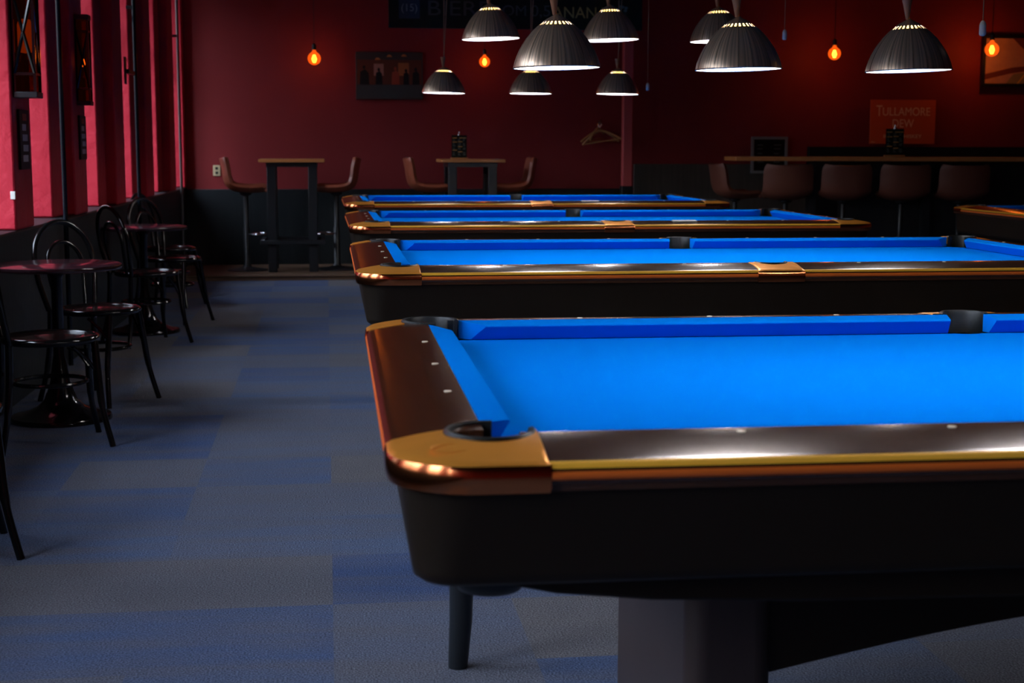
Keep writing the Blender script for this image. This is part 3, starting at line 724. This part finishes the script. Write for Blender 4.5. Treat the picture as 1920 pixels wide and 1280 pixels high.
# hanging chalkboard
t = thing('menu_chalkboard', 'long black board with chalk writing at the top behind the lamps', 'board', (1.573, 12.3, 2.70))
link('board', BX(-1.055, 1.055, -.015, .015, -.475, .33), CHALKB, t, bev=.003)
for s in (-.9, .9): link('hanging_rod', tube(bmesh.new(), [(s, 0, .33), (s, 0, ZC-2.70)], .006, 8), BLKM, t)
CK = mat('chalk', (.16, .17, .16), .8); CKB = mat('chalk_blue', (.012, .022, .04), .8); CKY = mat('chalk_yellow', (.30, .22, .06), .8)
link('blue_patch', BX(-.97, -.80, -.017, -.015, -.40, -.16), CKB, t)
text('emblem', '(15)', .085, CK, t, (-.885, -.018, -.315))
text('chalk_line', 'BIERE', .17, mat('chalk_dim', (.045, .036, .03), .8), t, (-.48, -.017, -.32), sx=1.3)
D2 = mat('chalk_dim2', (.045, .045, .04), .8)
text('chalk_line', 'FROM', .12, D2, t, (-.09, -.017, -.33), sx=1.1)
text('chalk_line', '0,5', .13, D2, t, (.20, -.017, -.33), sx=1.1)
text('chalk_line', '0,5L', .15, mat('chalk_dim3', (.06, .07, .07), .8), t, (-.12+.0, -.017, -.08), sx=1.1)
text('chalk_line', 'ANANAS', .13, CKY, t, (.56, -.018, -.34))
bm = bmesh.new(); rn = random.Random(5)
for k in range(26): x, z = .80+rn.uniform(-.05, .12), -.33+rn.uniform(-.05, .05); prism(bm, circ(x, z, .016, .012, 7), lambda a, b: (a, -.015, b), lambda a, b: (a, -.018, b))
link('chalk_flower', bm, mat('chalk_blue2', (.07, .12, .14), .8), t)

# ------------------------------------------------------------------ window side: pipes, lanterns, notice strips
for x, y, lab in ((xw(8.72)+.03, 8.72, 'black pipe between the two lanterns, nearest of the three'), (xw(11.75)+.03, 11.75, 'black vertical pipe behind the nearer chairs, middle of the three pipes'), (xw(14.7)+.03, 14.7, 'pale edged vertical pipe closest to the back wall')):
    t = thing('wall_pipe', lab, 'pipe', (x, y, 0), group='vertical heating pipes at the windows')
    link('pipe', tube(bmesh.new(), [(0, 0, 0), (0, 0, ZC)], .014, 16), mat('pipe_paint', (.003, .006, .010), .16, spec=.35) if y < 14 else mat('pipe_bare', (.20, .20, .19), .3, metal=.6), t, smooth=True)
    for z in (.3, 2.3): link('bracket', BX(-.055, -.01, -.012, .012, z, z+.025), BLKM, t)
bk = thing('wall_bracket', 'black metal bracket reaching to the middle pipe', 'bracket', (xw(11.4)+.0, 11.40, 1.80))
link('arm', BX(-.0, .035, -.02, .33, 0, .03), BLKM, bk, bev=.004); link('plate', BX(-.0, .012, -.05, .03, -.08, .12), BLKM, bk, bev=.003)
def make_lantern(flame=False):
    t = thing('wall_lantern', 'dark lantern with crossed bars and orange glass on the left pier', 'lantern', (xw(7.72), 7.70, 1.50), group='crossed bar wall lanterns')
    # local: x out of wall 0..0.11, y -.065..0.065 (faces camera side -y)
    link('top', BX(0, .118, -.075, .075, .60, .635), BLKM, t, bev=.006); link('bottom', BX(0, .118, -.075, .075, 0, .03), BLKM, t, bev=.004)
    bm = bmesh.new()
    for x in (0.002, .100):
        for y in (-.070, .056): box(bm, x, x+.014, y, y+.014, .03, .60)
    for (a, b) in (((.010, .12), (.108, .52)), ((.108, .12), (.010, .52))):
        for y in (-.064, .064): tube(bm, [(a[0], y, a[1]), (b[0], y, b[1])], .0095, 6)
    for (a, b) in (((-.06, .12), (.06, .52)), ((.06, .12), (-.06, .52))): tube(bm, [(.107, a[0], a[1]), (.107, b[0], b[1])], .005, 6)
    for z in (.11, .51): box(bm, .006, .112, -.068, -.060, z, z+.014); box(bm, .006, .112, .060, .068, z, z+.014); box(bm, .104, .112, -.06, .06, z, z+.014)
    link('cage', bm, BLK, t)
    bm = bmesh.new(); box(bm, .012, .100, -.056, .056, .03, .60); link('glass', bm, LANTG, t)
    link('backplate', BX(.0, .008, -.07, .07, .03, .60), BLKM, t)
    if flame: link('flame_bulb', lathe(bmesh.new(), [(0, .27), (.010, .275), (.016, .29), (.011, .315), (.003, .335), (.006, .35), (0, .365)], 16, (.055, 0, 0)), FIL, t, smooth=True)
    else: link('flame_bulb', lathe(bmesh.new(), [(0, .22), (.030, .225), (.036, .25), (.036, .36), (.028, .385), (0, .39)], 20, (.055, 0, 0)), FILD, t, smooth=True)
    link('candle', lathe(bmesh.new(), [(.0, .03), (.014, .03), (.014, .19), (0, .19)], 14, (.055, 0, 0)), BLKM, t, smooth=True, angle=40)
    return t
LT = make_lantern()
l2 = make_lantern(True); l2.location = (xw(9.45), 9.42, 1.51); l2['label'] = 'small dim lantern with a yellow flame on the second pier'; l2.scale = (.72, .72, .86)
def make_notice():
    t = thing('photo_strip', 'narrow black notice with a column of pale pictures on the first pier', 'notice', (xw(7.81), 7.81, 1.145), group='narrow picture strips on the piers')
    link('board', BX(0, .012, -.115, .115, 0, .30), CHALKB, t, bev=.002)
    bm = bmesh.new(); box(bm, .012, .014, -.05, .05, .245, .28, 0)
    for k, (a, b) in enumerate(((-.06, .03), (-.06, .06), (-.05, .07), (-.06, .06))): box(bm, .012, .014, a, b, .195-.052*k, .228-.052*k, 1)
    link('pictures', bm, None, t, ms=[col('notice_red', (.30, .05, .03)), col('notice_pale', (.42, .38, .42))]); return t
NT = make_notice()
dup(NT, (xw(9.47), 9.50, 1.18), 0, 'narrow black notice with pale pictures on the second pier').scale = (1, 1, .9)
t = thing('light_switch', 'tiny white switch on the red edge at the far left', 'switch', (xw(7.6)-.012, 7.6, 1.02)); link('rocker', BX(-.012, .012, -.008, 0, -.02, .02), WHITE, t, bev=.002)
# curtain in the third window recess
cu = bmesh.new(); pts = []
for k in range(33):
    pts.append((-.13-.028*math.sin(k*1.25), 11.34+.26*k/32))
for i, (d, y) in enumerate(pts[:-1]):
    d2, y2 = pts[i+1]
    v = [cu.verts.new(p) for p in ((xw(y)+d, y, ZS+.01), (xw(y2)+d2, y2, ZS+.01), (xw(y2)+d2, y2, 2.9), (xw(y)+d, y, 2.9))]; cu.faces.new(v)
o = link('window_curtain', cu, mat('curtain_brown', (.10, .060, .018), .7), smooth=True); s_ = o.modifiers.new('thick', 'SOLIDIFY'); s_.thickness = .004
tag(o, 'dark golden brown curtain in the window behind the middle pipe', 'curtain')
